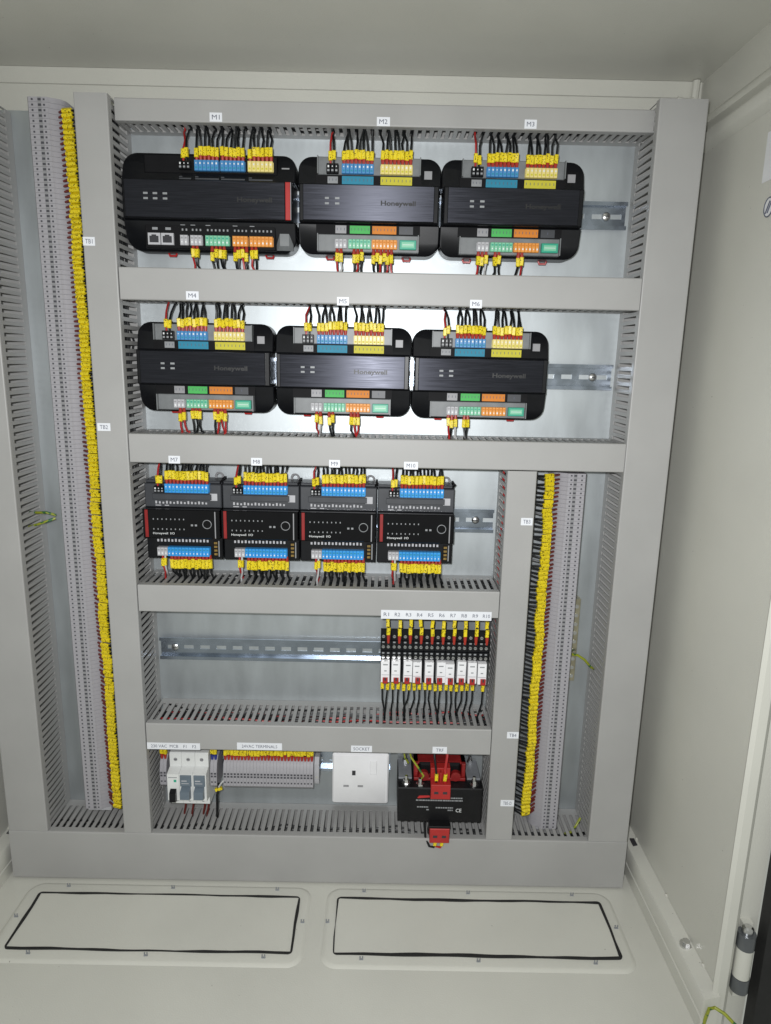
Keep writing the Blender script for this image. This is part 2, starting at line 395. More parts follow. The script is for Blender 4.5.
duct('H4', 'h', -346.7, -307.4, -338.5, 165, 0.6, 'grey level duct carrying the white R1 to R10 strip', off=6, bundle=(24, .08))
duct('H5', 'h', -559.8, -518.6, -338.5, 165, 0.6, 'grey level duct above the breakers, socket and transformer', off=7, bundle=(22, .14))
duct('H6', 'h', -782.5, -701.3, -555, 381, 0, 'broad grey level duct along the cabinet floor', off=6, bundle=(12, .06))
def slot_near(key, v):
    d = DUCTS[key]; k = round((v - d['l0'] - d['off']) / 10); return d['l0'] + d['off'] + 10 * k

# ------------------------------------------------------------------ rails
def din_rail(x0, x1, zc, label, slots=True, tape=None):
    t = thing('din_rail', label, 'DIN rail', ((x0 + x1) / 2, 79.8, zc)); h = (x1 - x0) / 2
    m = MB()
    for sg in (-1, 1):
        a, c = sorted((sg * 12.6, sg * 13.6)); m.box(-h, h, -7.4, 0, a, c)
        a, c = sorted((sg * 12.6, sg * 17.5)); m.box(-h, h, -8.4, -7.45, a, c)
        a, c = sorted((sg * 16.9, sg * 17.5)); m.box(-h, h, -7.4, -6.6, a, c)
    m.box(-h, h, -1.1, -.1, 3.1, 12.55); m.box(-h, h, -1.1, -.1, -12.55, -3.1)
    x = -h; 
    while x < h:
        e = min(x + 10, h); m.box(x, e, -1.1, -.1, -3.05, 3.05); x += 25
    part('profile', m, 'zinc', t)
    for sx in ([-h + 22, h - 26] if h > 60 else [0]):
        m = MB(); m.tube([(sx, -1.1, 0), (sx, -3.5, 0), (sx, -5, 0)], [6, 5.4, 3], 14); part('rail_screw', m, 'steel', t)
        part('screw_slot', MB().box(sx - 3, sx + 3, -5.3, -4.9, -.6, .6), 'dark_hole', t)
    return t
din_rail(-337, 318, 199, 'zinc DIN rail carrying M1, M2 and M3')
din_rail(-337, 318, -13, 'zinc DIN rail carrying M4, M5 and M6')
din_rail(-337, 163, -223, 'zinc DIN rail carrying M7 to M10')
din_rail(-337, 163, -433, 'zinc DIN rail, half empty, carrying the relays')
din_rail(-337, 20, -620, 'zinc DIN rail carrying breakers and 24VAC terminals behind the socket')

# ------------------------------------------------------------------ wires
mk = MB(); mk.rbox(-2.45, 2.45, -2.3, 2.3, -5.4, 5.4, .7); MARK = mk.mesh('marker_sleeve', 'yellow_marker')
fe = MB(); fe.tube([(0, 0, -2.6), (0, 0, 1.2), (0, 0, 2.8)], [1.6, 2.45, 2.45], 8); FERR = fe.mesh('ferrule', 'ferrule_red'); 
fe2 = MB(); fe2.tube([(0, 0, -2.6), (0, 0, 1.2), (0, 0, 2.8)], [1.6, 2.45, 2.45], 8); FERRB = fe2.mesh('ferrule', 'ferrule_blue')
WN = [0]
def wire(x, y, z, sgn, dkey, color, label, group, jitter=1.4, ml=1.0, spread=2.0, ferr=True, double=False, target=None, r=1.35, wob=0, stack=0, foff=0, ms=1.0):
    """a wire leaving a clamp at (x,y,z) upwards (sgn 1) or downwards (-1) to a duct wall"""
    rnd = random.Random(WN[0]); WN[0] += 1
    d = DUCTS[dkey]; zw = d['w'][0] if sgn > 0 else d['w'][1]
    xs = (target if target is not None else slot_near(dkey, x + rnd.uniform(-1, 1))) + rnd.uniform(-.6, .6)
    jz = rnd.uniform(-jitter, jitter)
    zm = z + sgn * (10.4 + jz + stack + foff)
    lean = rnd.uniform(-.6, .6)
    ys = rnd.uniform(32, 56)
    P = [Vector((x, y, z - sgn * 1)), Vector((x, y - .3, z + sgn * 4)), Vector((x + lean, y - .6, zm + sgn * 5)),]
    A = P[-1]; B = Vector((xs, ys, zw + sgn * 7))
    for t_ in (.35, .7):
        q = A.lerp(B, t_); q.x += (x - xs) * (.25 if t_ < .5 else .05) + rnd.uniform(-1.3, 1.3) + wob * rnd.uniform(-1, 1); q.y += -3.5 * (1 - t_) * rnd.uniform(.2, 1.8) + rnd.uniform(-2, 2); P.append(q)
    P.append(Vector((xs, ys - 1, zw - sgn * .5))); P.append(B); P.append(Vector((xs, ys + 4, zw + sgn * 13)))
    m = MB(); m.tube([p - Vector((x, y, z)) for p in P], r, 6)
    o = put('wire', m.mesh('wire', 'wire_' + color), None, (x, y, z))
    o['label'] = label; o['category'] = 'wire'; o['group'] = group
    zm += sgn * 5.4 * (ms - 1)
    mo = put('marker_sleeve', MARK, o, (lean * .6, -.8, zm - z), (rnd.uniform(-.08, .08), rnd.uniform(-.07, .07), rnd.uniform(-.25, .25)))
    mo.scale = (1, 1, ms)
    if ferr:
        f_ = put('ferrule', FERRB if ferr == 'b' else FERR, o, (0, -.1, sgn * (2.2 + stack * .5)), (0 if sgn > 0 else math.pi, 0, 0))
        f_.scale = (1, 1, 1.5)
        if stack: f_.scale = (1, 1, 2.4); put('marker_sleeve', MARK, o, (lean * .6 + rnd.uniform(-2, 1), 2, zm - z + sgn * 11.4), (rnd.uniform(-.2, .05), rnd.uniform(-.12, .12), 0))
    return o

# ------------------------------------------------------------------ terminal plugs (shared meshes)
PLUG = {}
def plug_mesh(n, pitch, h, depth, body, markm='mark_white', up=1):
    key = (n, pitch, h, depth, body, up)
    if key in PLUG: return PLUG[key]
    m = MB(); w = n * pitch; rnd = random.Random(n * 7 + up)
    for i in range(n):
        x0 = -w / 2 + i * pitch
        m.rbox(x0 + .12, x0 + pitch - .12, 0, depth, -h / 2, h / 2, .6)
        zc = up * h * .18; s_ = rnd.uniform(.5, .95)
        m.box(x0 + pitch / 2 - s_, x0 + pitch / 2 + s_, -.18, .05, zc - 1.3 * s_, zc + 1.3 * s_, 1)
        m.box(x0 + pitch / 2 - 1.3, x0 + pitch / 2 + 1.3, -.12, .05, -up * h * .22 - 1.1, -up * h * .22 + 1.1, 2)
    m.box(-w / 2 - .4, w / 2 + .4, 4, depth + .3, -h / 2 + .8, h / 2 - .8)
    dk = {'blue': 'teal', 'bright_blue': 'teal', 'cream_yellow': 'olive_yellow', 'pale_green': 'jack_green', 'orange': 'deep_orange', 'light_grey': 'mid_grey', 'black_plastic': 'mark_grey'}[body]
    PLUG[key] = m.mesh('terminal_plug', [body, markm, dk]); return PLUG[key]
STRIPM = {}
def strip_mesh(w, h, body, n):
    key = (w, h, body, n)
    if key in STRIPM: return STRIPM[key]
    m = MB(); m.box(-w / 2, w / 2, 0, .5, -h / 2, h / 2)
    for i in range(n):
        x = -w / 2 + (i + .5) * w / n; m.box(x - .35, x + .35, -.12, .05, -h * .12, h * .2, 1)
    STRIPM[key] = m.mesh('number_strip', [body, 'ink']); return STRIPM[key]

def shoulder(w2, z0, z1, ya, yb, r, top):
    c = (0, 0, 1, 1) if top else (1, 1, 0, 0)
    poly = rrect(-w2, w2, z0, z1, r, 6, c)
    zi = z0 if top else z1; zo = z1 if top else z0
    return poly, (lambda z: ya + (yb - ya) * (z - zi) / (zo - zi))

TXT = {}
def txt(body, w, h, m, bold=0.0, y=0.0, res=2):
    k = (body, w, h, m)
    if k not in TXT: TXT[k] = text_mesh(body, w, h, m, bold, y, res)
    return TXT[k]

CY = 71.0     # rear of devices on the rails
def controller(tag, x, z, label, low, upkey, dnkey):
    """black plug-in terminal controller 182 x 118; local y measured from CY"""
    t = thing('controller', label, 'controller', (x, CY, z))
    Y = lambda y: y - CY
    W2 = 91
    m = MB()
    p, f = shoulder(W2, 22.6, 59, Y(34.5), Y(44), 17, True); m.prism(p, f, 0, 1.2)
    p, f = shoulder(W2, -59, -22.6, Y(34.5), Y(44), 17, False); m.prism(p, f, 0, 1.2)
    m.rbox(-88.5, 88.5, Y(23), 0, -22.5, 22.5, 1.5)
    part('body', m, 'black_plastic', t)
    part('faceplate', MB().rbox(-83.5, 82.5, Y(20.5), Y(23.4), -21.3, 21.3, .8), 'brushed_dark', t)
    put('brand_lettering', txt('Honeywell', 44, 7.6, 'ink_black', .03, 0, 3), t, (37, Y(20.5) - .12, -.5))
    m = MB()
    for q, w in ((-53, 5), (-40, 5.5)):
        for zz in (5, -1.2): m.box(q - w / 2, q + w / 2, Y(20.5) - .2, Y(20.5), zz - 1.2, zz + 1.2)
    part('status_print', m, 'mark_grey', t)
    m = MB(); m.rbox(69.5, 79.5, Y(37), Y(42), 33, 43, .3); part('code_label', m, 'mid_grey', t)
    # terminal shelves
    for up in (1, -1):
        z0, z1 = sorted((up * 35.5, up * 56.5)); m = MB()
        m.rbox(-66, 64.5, Y(33.5), Y(46), z0, z1, .8)
        m.box(-66, -64.8, Y(27.5), Y(33.6), z0, z1); m.box(63.3, 64.5, Y(27.5), Y(33.6), z0, z1)
        part('terminal_shelf', m, 'smoke_clear', t)
        m = MB(); z0, z1 = sorted((up * 23.6, up * 35.3)); m.box(-68, 66, Y(34.5), Y(36.5), z0, z1); part('recess', m, 'black_matte', t)
    def plug(n, xc, body, up, h=11.5, pitch=5.0, lab=None, markm='mark_white'):
        return put('terminal_plug', plug_mesh(n, pitch, h, 12, body, markm, up), t, (xc, Y(27), up * (41.6 if up > 0 else 47.6)), label=lab)
    plug(3, -46.8, 'black_plastic', 1, lab='black power plug'); plug(8, -15, 'blue', 1, lab='blue plug'); plug(8, 34, 'cream_yellow', 1, lab='pale yellow plug')
    plug(3, -35.5, 'light_grey', -1, lab='grey plug'); plug(6, -11.5, 'pale_green', -1, pitch=4.75, lab='green plug'); plug(7, 20.5, 'orange', -1, pitch=4.6, lab='orange plug')
    rj = put('network_jack', MB().rbox(-10.7, 10.7, 0, 12, -5.8, 5.8, .6).mesh('network_jack', 'jack_green'), t, (50.7, Y(27.5), -47.5))
    part('jack_face', MB().box(-8, 8, -.25, .1, -3.2, 3.2).box(-7, 7, -.35, -.2, -.3, .3, 1), ['pale_green', 'mark_white'], rj)
    for xc, w, bm, n, up in ((-46.8, 13, 'mark_grey', 3, 1), (-15, 40, 'teal', 8, 1), (34, 40, 'olive_yellow', 8, 1), (-36, 14, 'mid_grey', 3, -1), (-11.5, 26, 'green', 6, -1), (20, 31, 'deep_orange', 7, -1), (48, 18, 'dark_grey_plastic', 1, -1)):
        put('number_strip', strip_mesh(w, 9.6 if bm != 'mark_grey' else 8, bm, n), t, (xc, Y(33.6), up * 29.4))
    for cx in (-52, 50):
        m = MB(); m.tube([(cx - 6, -6, -57), (cx - 4, -6, -62), (cx + 4, -6, -62), (cx + 6, -6, -57)], 1.6, 6); part('rail_clip', m, 'red', t)
    # wires
    zt, zb = z + 48, z - 54
    g = 'wires at the black power plug of ' + tag
    for q, c in ((-49.5, 'red'), (-45, 'black')):
        wire(x + q, 32, zt - 1.5, 1, upkey, c, '%s wire with yellow marker at the black power plug of %s' % (c, tag), g, ferr=False, ml=1.4)
    for xc, nm in ((-15, 'blue'), (34, 'yellow')):
        for i in range(8):
            wire(x + xc - 17.5 + 5 * i, 32, zt, 1, upkey, 'black', 'black wire with yellow marker above the %s plug of %s' % (nm, tag), '%s plug wires of %s' % (nm, tag))
    for nm, xc, pitch, n in (('grey', -35.5, 5, 3), ('green', -11.5, 4.75, 6), ('orange', 20.5, 4.6, 7)):
        pins = low.get(nm, '')
        for i, ch in enumerate(pins):
            if ch == '.': continue
            c = {'b': 'black', 'r': 'red', 'w': 'white'}[ch]
            wire(x + xc - (n - 1) / 2 * pitch + pitch * i, 32, zb, -1, dnkey, c, '%s wire with yellow marker under the %s plug of %s' % (c, nm, tag), '%s plug wires of %s' % (nm, tag), jitter=2.2)
    return t

controller('M2', -25.5, 197, 'black controller with grey brushed face on the top rail, under tag M2', {'grey': 'rw.', 'green': '.brb..', 'orange': 'bbrbrr.'}, 'H1', 'H2')
controller('M3', 157.4, 197, 'black controller at the end of the top rail, under tag M3', {'grey': 'rbw', 'green': '.bb...', 'orange': '.br....'}, 'H1', 'H2')
controller('M4', -242.3, -11, 'black controller on the second rail beside the upright duct, under tag M4', {'grey': '.rr', 'green': '.bbb..', 'orange': '.brrr..'}, 'H2', 'H3')
controller('M5', -57, -12, 'black controller amid the second rail, under tag M5', {'grey': '.rw', 'green': '.bb...', 'orange': '.brr...'}, 'H2', 'H3')
controller('M6', 126.9, -13, 'black controller with bluish face at the end of the second rail, under tag M6', {'grey': 'rbw', 'green': '.bb...'}, 'H2', 'H3')

# M1: the wider plant controller with red edge stripe and network sockets
def plant_controller(tag, x, z):
    t = thing('controller', 'wide black controller with red edge stripe and two network sockets, under tag M1', 'controller', (x, CY, z))
    Y = lambda y: y - CY; W2 = 110
    m = MB()
    p, f = shoulder(W2, 23.6, 59, Y(30), Y(44), 17, True); m.prism(p, f, 0, 1.2)
    p, f = shoulder(W2, -59, -23.6, Y(30), Y(44), 17, False); m.prism(p, f, 0, 1.2)
    m.rbox(-107.5, 107.5, Y(22), 0, -23.5, 23.5, 1.5); part('body', m, 'black_plastic', t)
    part('faceplate', MB().rbox(-104, 98.5, Y(20), Y(22.4), -22.3, 22.3, .8), 'brushed_dark', t)
    part('red_stripe', MB().rbox(98.7, 105, Y(19.6), Y(22.4), -22.3, 22.3, .5), 'bright_red', t)
    part('stripe_edge', MB().box(105.1, 106, Y(19.8), Y(22.4), -22, 22), 'mark_grey', t)
    put('brand_lettering', txt('Honeywell', 44, 7.6, 'ink_black', .03, 0, 3), t, (60, Y(20) - .12, 0))
    m = MB()
    for q in (-77, -65, -52.5):
        for zz in (6, 0): m.box(q - 2.8, q + 2.8, Y(20) - .2, Y(20), zz - 1.2, zz + 1.2)
    part('status_print', m, 'mark_grey', t)
    m = MB(); m.rbox(92, 102, Y(37), Y(42), 33, 43, .3); part('code_label', m, 'mid_grey', t)
    part('terminal_shelf', MB().rbox(-81, 87, Y(33), Y(46), 33, 54.5, .8), 'black_matte', t)
    part('terminal_shelf', MB().rbox(-84, 84, Y(32), Y(46), -57.5, -24.5, .8), 'black_matte', t)
    part('shelf_end', MB().rbox(84.2, 106, Y(35), Y(46), -56, -28, 5), 'smoke_clear', t)
    def plug(n, xc, body, up, pitch=5.0, lab=None, zz=None, h=12.5, mk_='mark_white'):
        return put('terminal_plug', plug_mesh(n, pitch, h, 12, body, mk_, up), t, (xc, Y(27), zz if zz else (41.6 if up > 0 else -47.5)), label=lab)
    plug(3, -29, 'black_plastic', 1, lab='black power plug', h=10); plug(6, -1.2, 'blue', 1, 5.1, 'blue plug'); plug(6, 31.4, 'blue', 1, 5.1, 'blue plug'); plug(6, 66.5, 'cream_yellow', 1, 5.3, 'pale yellow plug')
    plug(2, -33, 'light_grey', -1, lab='grey plug'); plug(3, -17.5, 'light_grey', -1, lab='grey plug'); plug(6, 9.7, 'pale_green', -1, 5.1, 'green plug'); plug(4, 39, 'orange', -1, 4.9, 'orange plug'); plug(6, 66, 'orange', -1, 5, 'orange plug')
    for q in (-71.5, -54.5):
        s_ = put('network_socket', MB().rbox(-8, 8, 0, 8, -7.2, 7.2, .4).mesh('network_socket', 'light_grey'), t, (q, Y(28), -46.5))
        part('opening', MB().box(-5.8, 5.8, -.15, .1, -4.6, 3.4).box(-3, 3, -.15, .1, 3.4, 5), 'dark_hole', s_)
    for xc, n, pt in ((-33, 2, 5), (-17.5, 3, 5), (9.7, 6, 5.1), (39, 4, 4.9), (66, 6, 5)):
        part('terminal_print', MB().box(xc - n * pt / 2, xc - n * pt / 2 + 6, Y(32) - .2, Y(32), -29, -27.4), 'mark_grey', t)
        for i in range(n): q = xc - n * pt / 2 + pt * (i + .5); part('terminal_print', MB().box(q - 1, q + 1, Y(32) - .2, Y(32), -35.5, -33), 'mark_grey', t)
    for q in (-71, -54): part('port_print', MB().box(q - 3.5, q + 3.5, Y(32) - .2, Y(32), -35, -32), 'mark_grey', t)
    for xc, n in ((-29, 3), (-1.2, 6), (31.4, 6), (66.5, 6)):
        part('terminal_print', MB().box(xc - n * 2.5, xc + n * 2.5, Y(29.6), Y(32), 25.4, 27), 'dark_grey_plastic', t)
        part('terminal_print', MB().box(xc - n * 2.5, xc - n * 2.5 + 4, Y(29.6), Y(32), 27.8, 29), 'dark_grey_plastic', t)
    for cx in (-59, 71):
        m = MB(); m.tube([(cx - 6, -6, -57), (cx - 4, -6, -62), (cx + 4, -6, -62), (cx + 6, -6, -57)], 1.6, 6); part('rail_clip', m, 'red', t)
    for q, c in ((-31, 'red'), (-27, 'black')): wire(x + q, 32, z + 46, 1, 'H1', c, c + ' wire with yellow marker at the black power plug of M1', 'power plug wires of M1', ferr=False)
    for xc, n, pt, nm, dz in ((-1.2, 6, 5.1, 'blue', 1), (31.4, 6, 5.1, 'blue', 1), (66.5, 6, 5.3, 'yellow', 0)):
        for i in range(n): wire(x + xc + (i - (n - 1) / 2) * pt, 32, z + 47.5, 1, 'H1', 'black', 'black wire with yellow marker above the %s plug%s of M1' % (nm, 's' if nm == 'blue' else ''), '%s plug wires of M1' % nm)
    for xc, n, pt, nm, pins in ((-17.5, 3, 5, 'grey', 'rb.'), (9.7, 6, 5.1, 'green', '.bbbb.'), (39, 4, 4.9, 'orange', 'bbrb'), (66, 6, 5, 'orange', 'rb....')):
        for i, ch in enumerate(pins):
            if ch == '.': continue
            c = {'b': 'black', 'r': 'red'}[ch]
            wire(x + xc + (i - (n - 1) / 2) * pt, 32, z - 54, -1, 'H2', c, '%s wire with yellow marker under the %s plug%s of M1' % (c, nm, 's' if nm == 'orange' else ''), '%s plug wires of M1' % nm, jitter=2.5)
plant_controller('M1', -229.6, 197)

# ------------------------------------------------------------------ input/output modules M7..M10
IO = {}
def io_mesh(k, fn, mats):
    if k not in IO: m = MB(); fn(m); IO[k] = m.mesh(k, mats)
    return IO[k]
def io_module(tag, x, z, label):
    t = thing('io_module', label, 'I/O module', (x, CY, z), )
    Y = lambda y: y - CY
    put('upper_housing', io_mesh('upper_housing', lambda m: (m.rbox(-53.5, 53.5, Y(34), 0, 18.5, 52, 1.2), m.rbox(-42, 40, Y(31), Y(34.2), 30, 38, .5), m.rbox(-53.5, 53.5, Y(40), 0, 52.1, 56, 1)), 'dark_grey_plastic'), t)
    put('lower_housing', io_mesh('lower_housing', lambda m: (m.rbox(-53.5, 53.5, Y(34), 0, -56, -23, 1.2),), 'black_plastic'), t)
    put('front_cover', io_mesh('front_cover', lambda m: (m.rbox(-53.5, 53.5, Y(20), Y(40), -22.8, 18.2, 1.0),), 'gloss_black'), t)
    put('red_stripe', io_mesh('red_stripe', lambda m: m.rbox(-50, -45.6, Y(19), Y(20.4), -21.5, 17.6, .3), 'coil_red'), t)
    put('cover_edge', io_mesh('cover_edge', lambda m: m.rbox(46.5, 48, Y(19.7), Y(20.2), -22, 16, .1), 'mid_grey'), t)
    def prn(m):
        for r_ in (4.4, -9.8):
            for i in range(8): m.box(-39 + 6 * i, -37.6 + 6 * i, Y(20) - .2, Y(20), r_ - 1, r_ + 1)
        for q in (15, 20.5): m.box(q - 1.5, q + 1.5, Y(20) - .2, Y(20), -5, -2.4)
        ring = [(36 + 6 * math.cos(a * math.pi / 10), Y(20) - .15, -2 + 6 * math.sin(a * math.pi / 10)) for a in range(21)]
        m.tube(ring, .55, 5)
    put('front_print', io_mesh('front_print', prn, 'mark_grey'), t)
    put('brand_lettering', txt('Honeywell  I/O', 30, 4, 'mark_white', .004), t, (-24.5, Y(20) - .2, -16.2))
    def nums(m):
        for i in range(15): m.box(-39 + 5 * i, -36.6 + 5 * i, Y(34) - .2, Y(34), 23.5, 27.5 - (i % 3) * .7)
        m.box(-39, -31, Y(34) - .2, Y(34), 20.6, 21.8); m.box(-26, -20, Y(34) - .2, Y(34), 20.6, 21.8)
    def nums2(m):
        for i in range(15): m.box(-39 + 5 * i, -36.4 + 5 * i, Y(34) - .2, Y(34), -31.5, -28 + (i % 2) * .6)
    put('terminal_print', io_mesh('io_terminal_print', nums, 'light_grey'), t)
    put('terminal_print', io_mesh('io_lower_print', nums2, 'light_grey'), t)
    put('code_label', io_mesh('io_code_label', lambda m: m.box(38, 48, Y(34) - .4, Y(34), 29, 39), 'light_grey'), t)
    put('terminal_plug', plug_mesh(3, 4.7, 9, 12, 'black_plastic', 'mark_white', 1), t, (-31, Y(26), 45), label='black power plug')
    put('terminal_plug', plug_mesh(12, 5.05, 12.5, 12, 'bright_blue', 'mark_white', 1), t, (7.5, Y(25), 47), label='upper blue plug')
    put('terminal_plug', plug_mesh(3, 4.9, 12, 12, 'light_grey', 'mark_white', -1), t, (-29.8, Y(25), -44), label='grey plug')
    put('terminal_plug', plug_mesh(12, 4.9, 13, 12, 'bright_blue', 'mark_white', -1), t, (7, Y(25), -44), label='lower blue plug')
    def dip(m):
        m.box(40, 52, Y(33.8), Y(36), -53, -28)
        for i in range(4): m.box(41.5, 46, Y(33), Y(34), -50 + 5.4 * i, -47 + 5.4 * i, 1)
        m.box(47.5, 49, Y(33.2), Y(34), -52, -29, 2)
    put('address_switch', io_mesh('address_switch', dip, ['black_matte', 'pcb_gold', 'mark_grey']), t)
    def lug(m):
        pts = [(44 + 5 * math.cos(math.radians(a)), -4, 58.5 + 5 * math.sin(math.radians(a))) for a in range(-50, 231, 20)]
        m.tube([(49, -4, 50)] + pts + [(39, -4, 50)], 1.6, 6)
    put('rail_clip', io_mesh('io_clip', lug, 'mid_grey'), t)
    put('side_latch', io_mesh('side_latch', lambda m: (m.rbox(51.5, 54.3, Y(48), Y(66), 48, 59, .8), m.tube([(49, Y(44), 50), (52, Y(40), 55), (55, Y(42), 58)], 1.6, 6)), 'black_matte'), t)
    for q, c in ((-33.5, 'red'), (-28.8, 'black')): wire(x + q, 31, z + 49, 1, 'H3', c, '%s wire with yellow marker at the black power plug of %s' % (c, tag), 'power plug wires of ' + tag, ferr=False, ml=1.4)
    for i in range(12): wire(x + 7.5 + (i - 5.5) * 5.05, 30, z + 53.5, 1, 'H3', 'black', 'black wire with yellow marker above the blue plug of ' + tag, 'upper blue plug wires of ' + tag, jitter=1.0, ms=1.15)
    for q, c in ((-31, 'red'), (-27.5, 'white')): wire(x + q, 30, z - 50, -1, 'H4', c, '%s wire with yellow marker under the grey plug of %s' % (c, tag), 'grey plug wires of ' + tag, ferr=False)
    for i in range(12): wire(x + 9 + (i - 5.5) * 4.95, 30, z - 50.5, -1, 'H4', 'black', 'black wire with yellow marker under the lower blue plug of ' + tag, 'lower blue plug wires of ' + tag, jitter=1.0, ms=1.25)
for tag, x, lab in (('M7', -280, 'black input output module with red stripe beside the upright duct, under tag M7'), ('M8', -171, 'black input output module with red stripe between M7 and M9'), ('M9', -62.5, 'black input output module with red stripe between M8 and M10'), ('M10', 46.3, 'black input output module with red stripe ending the row, under tag M10')):
    io_module(tag, x, -222, lab)

# ------------------------------------------------------------------ relays R1..R10
RM = {}
def relay(i, x):
    z = -412
    t = thing('relay', 'slim black plug-in relay with white face under tag R%d' % i, 'relay', (x, CY, z), 'relays on the fourth rail')
    Y = lambda y: y - CY
    if not RM:
        m = MB(); m.extr([(0, -45), (0, 14), (Y(22), 34), (Y(17), 41), (Y(15), 41), (Y(14), 40), (Y(14), 25), (Y(16), 24.5), (Y(16), 23.5), (Y(14), 23), (Y(14), 9), (Y(16), 8.5), (Y(16), 7.5), (Y(14), 7), (Y(14), -5), (Y(24), -6), (Y(24), -45)], 'x', -7.5, 7.5); RM['s'] = m.mesh('socket_base', 'black_plastic')
        m = MB(); m.box(-1.7, 1.7, -.2, .2, -1.1, 1.1); RM['d'] = m.mesh('clamp_slot', 'mark_grey')
        m = MB(); m.rbox(-6.3, 6.3, Y(6), Y(24), -37.5, -5.5, .6); RM['c'] = m.mesh('relay_case', 'white_plastic')
        m = MB(); m.rbox(-3.7, 3.7, Y(2), Y(8), -37.8, -29, .5); m.box(-1.2, 1.2, Y(1.8), Y(2.2), -33, -28.4, 1); RM['l'] = m.mesh('ejector_tab', ['bright_red', 'dark_hole'])
        m = MB(); m.cyl((0, -.8, 0), (0, .4, 0), 2.3, 10); m.box(-1.8, 1.8, -.95, -.7, -.35, .35, 1); RM['w'] = m.mesh('clamp_screw', ['steel', 'dark_hole'])
        m = MB(); m.box(-3.4, 3.4, Y(6) - .15, Y(6), -11.6, -9.8); m.box(-1.8, 1.8, Y(6) - .15, Y(6), -21, -19.4); m.box(-5.4, 5.4, Y(6) - .15, Y(6), -26.6, -26); RM['p'] = m.mesh('case_print', 'mark_grey')
    put('socket_base', RM['s'], t); rv = random.Random(i * 3 + 1); cs = put('relay_case', RM['c'], t, (rv.uniform(-.3, .3), rv.uniform(-1.2, 1), rv.uniform(-.9, .7)), (rv.uniform(-.02, .02), rv.uniform(-.012, .012), rv.uniform(-.03, .03))); put('case_print', RM['p'], cs, (rv.uniform(-.5, .5), 0, rv.uniform(-.8, .8))); put('ejector_tab', RM['l'], t)
    for q in (-3.6, 3.6):
        for zz in (30, 14.2, -1.5): put('clamp_screw', RM['w'], t, (q, Y(14), zz))
        for zz in (21, 4.5): put('clamp_slot', RM['d'], t, (q, Y(14), zz))
    rnd = random.Random(i + 60)
    wire(x + 3.4, 10, z + 22, 1, 'H4', 'black', 'black wire with yellow marker above relay R%d' % i, 'wires above the relays', jitter=1.5, target=x + 3.4 + rnd.uniform(-1, 2.5), stack=7)
    if i != 10 : wire(x - 3.6, 28, z - 43.5, -1, 'H5', 'black', 'black wire with yellow marker below relay R%d' % i, 'wires below the relays', ferr=False, wob=1.5)
    wire(x + 4, 28, z - 43.5, -1, 'H5', 'black', 'black wire with yellow marker below relay R%d' % i, 'wires below the relays', ferr=False, wob=1.5)
for i in range(10): relay(i + 1, 8.4 + 15.65 * i)

# ------------------------------------------------------------------ bottom row: breakers, terminals, socket, transformer
def mcb(x, label, w, ways, blue):
    z = -628; t = thing('circuit_breaker', label, 'circuit breaker', (x, CY, z)); Y = lambda y: y - CY; h = w / 2
    pr = [(0, -44), (0, 44), (Y(32), 44), (Y(30), 42), (Y(30), 22), (Y(14), 18), (Y(14), -26), (Y(30), -30), (Y(30), -42), (Y(32), -44)]
    m = MB()
    for i in range(ways):
        a = -h + i * w / ways; m.extr([(y, zz) for y, zz in pr], 'x', a + .15, a + w / ways - .15)
    part('case', m, 'mcb_white', t)
    for i in range(ways):
        c = -h + (i + .5) * w / ways
        if blue:
            m = MB(); m.rbox(c - 8.4, c + 8.4, Y(11.5), Y(16), -1, 17, .8); part('window', m, 'toggle_grey', t)
            m = MB(); m.extr([(Y(14.5), -2), (Y(5), -6), (Y(4), -18), (Y(14.5), -22)], 'x', c - 7, c + 7); part('toggle', m, 'toggle_grey', t)
            m = MB(); m.box(c - 6, c + 2, Y(11.2), Y(11.6), 8, 9.6); m.box(c - 6, c + 5, Y(11.2), Y(11.6), 4, 5); part('printed_rating', m, 'light_grey', t)
        else:
            m = MB(); m.extr([(Y(14.2), -6), (Y(7), -10), (Y(6), -24), (Y(14.2), -25.5)], 'x', c - 4.6, c + 4.6); part('toggle', m, 'black_plastic', t)
            m = MB(); m.box(c - 7, c + 6, Y(13.7), Y(14.1), 12, 13.2); m.box(c + 1, c + 5, Y(13.7), Y(14.1), 5, 9, 1); part('printed_rating', m, ['mark_grey', 'jack_green'], t)
        for zz in (33, -36):
            m = MB(); m.cyl((c, Y(30) - .2, zz), (c, Y(30) + 1, zz), 2.9, 12); m.box(c - 2, c + 2, Y(30) - .35, Y(30) - .15, zz - .4, zz + .4, 1); part('clamp_screw', m, ['mid_grey', 'dark_hole'], t)
mcb(-307.5, 'slim white circuit breaker with black toggle below the 230 VAC tag', 18, 1, False)
mcb(-278, 'double white circuit breaker with two grey-blue toggles below the F1 F2 tag', 41, 2, True)
for x, c in ((-298, 'red'), (-286, 'red'), (-268, 'red'), (-262, 'red')):
    m = MB(); m.tube([(0, 0, 4), (0, -1, -3), (-2, 2, -14), (-5, 6, -26), (-7, 10, -36)], 1.7, 6)
    o = put('wire', m.mesh('wire', 'ferrule_dark'), None, (x, 42, -672)); o['label'] = 'red wire dropping from the circuit breakers into the floor duct'; o['category'] = 'wire'; o['group'] = 'breaker outlet wires'

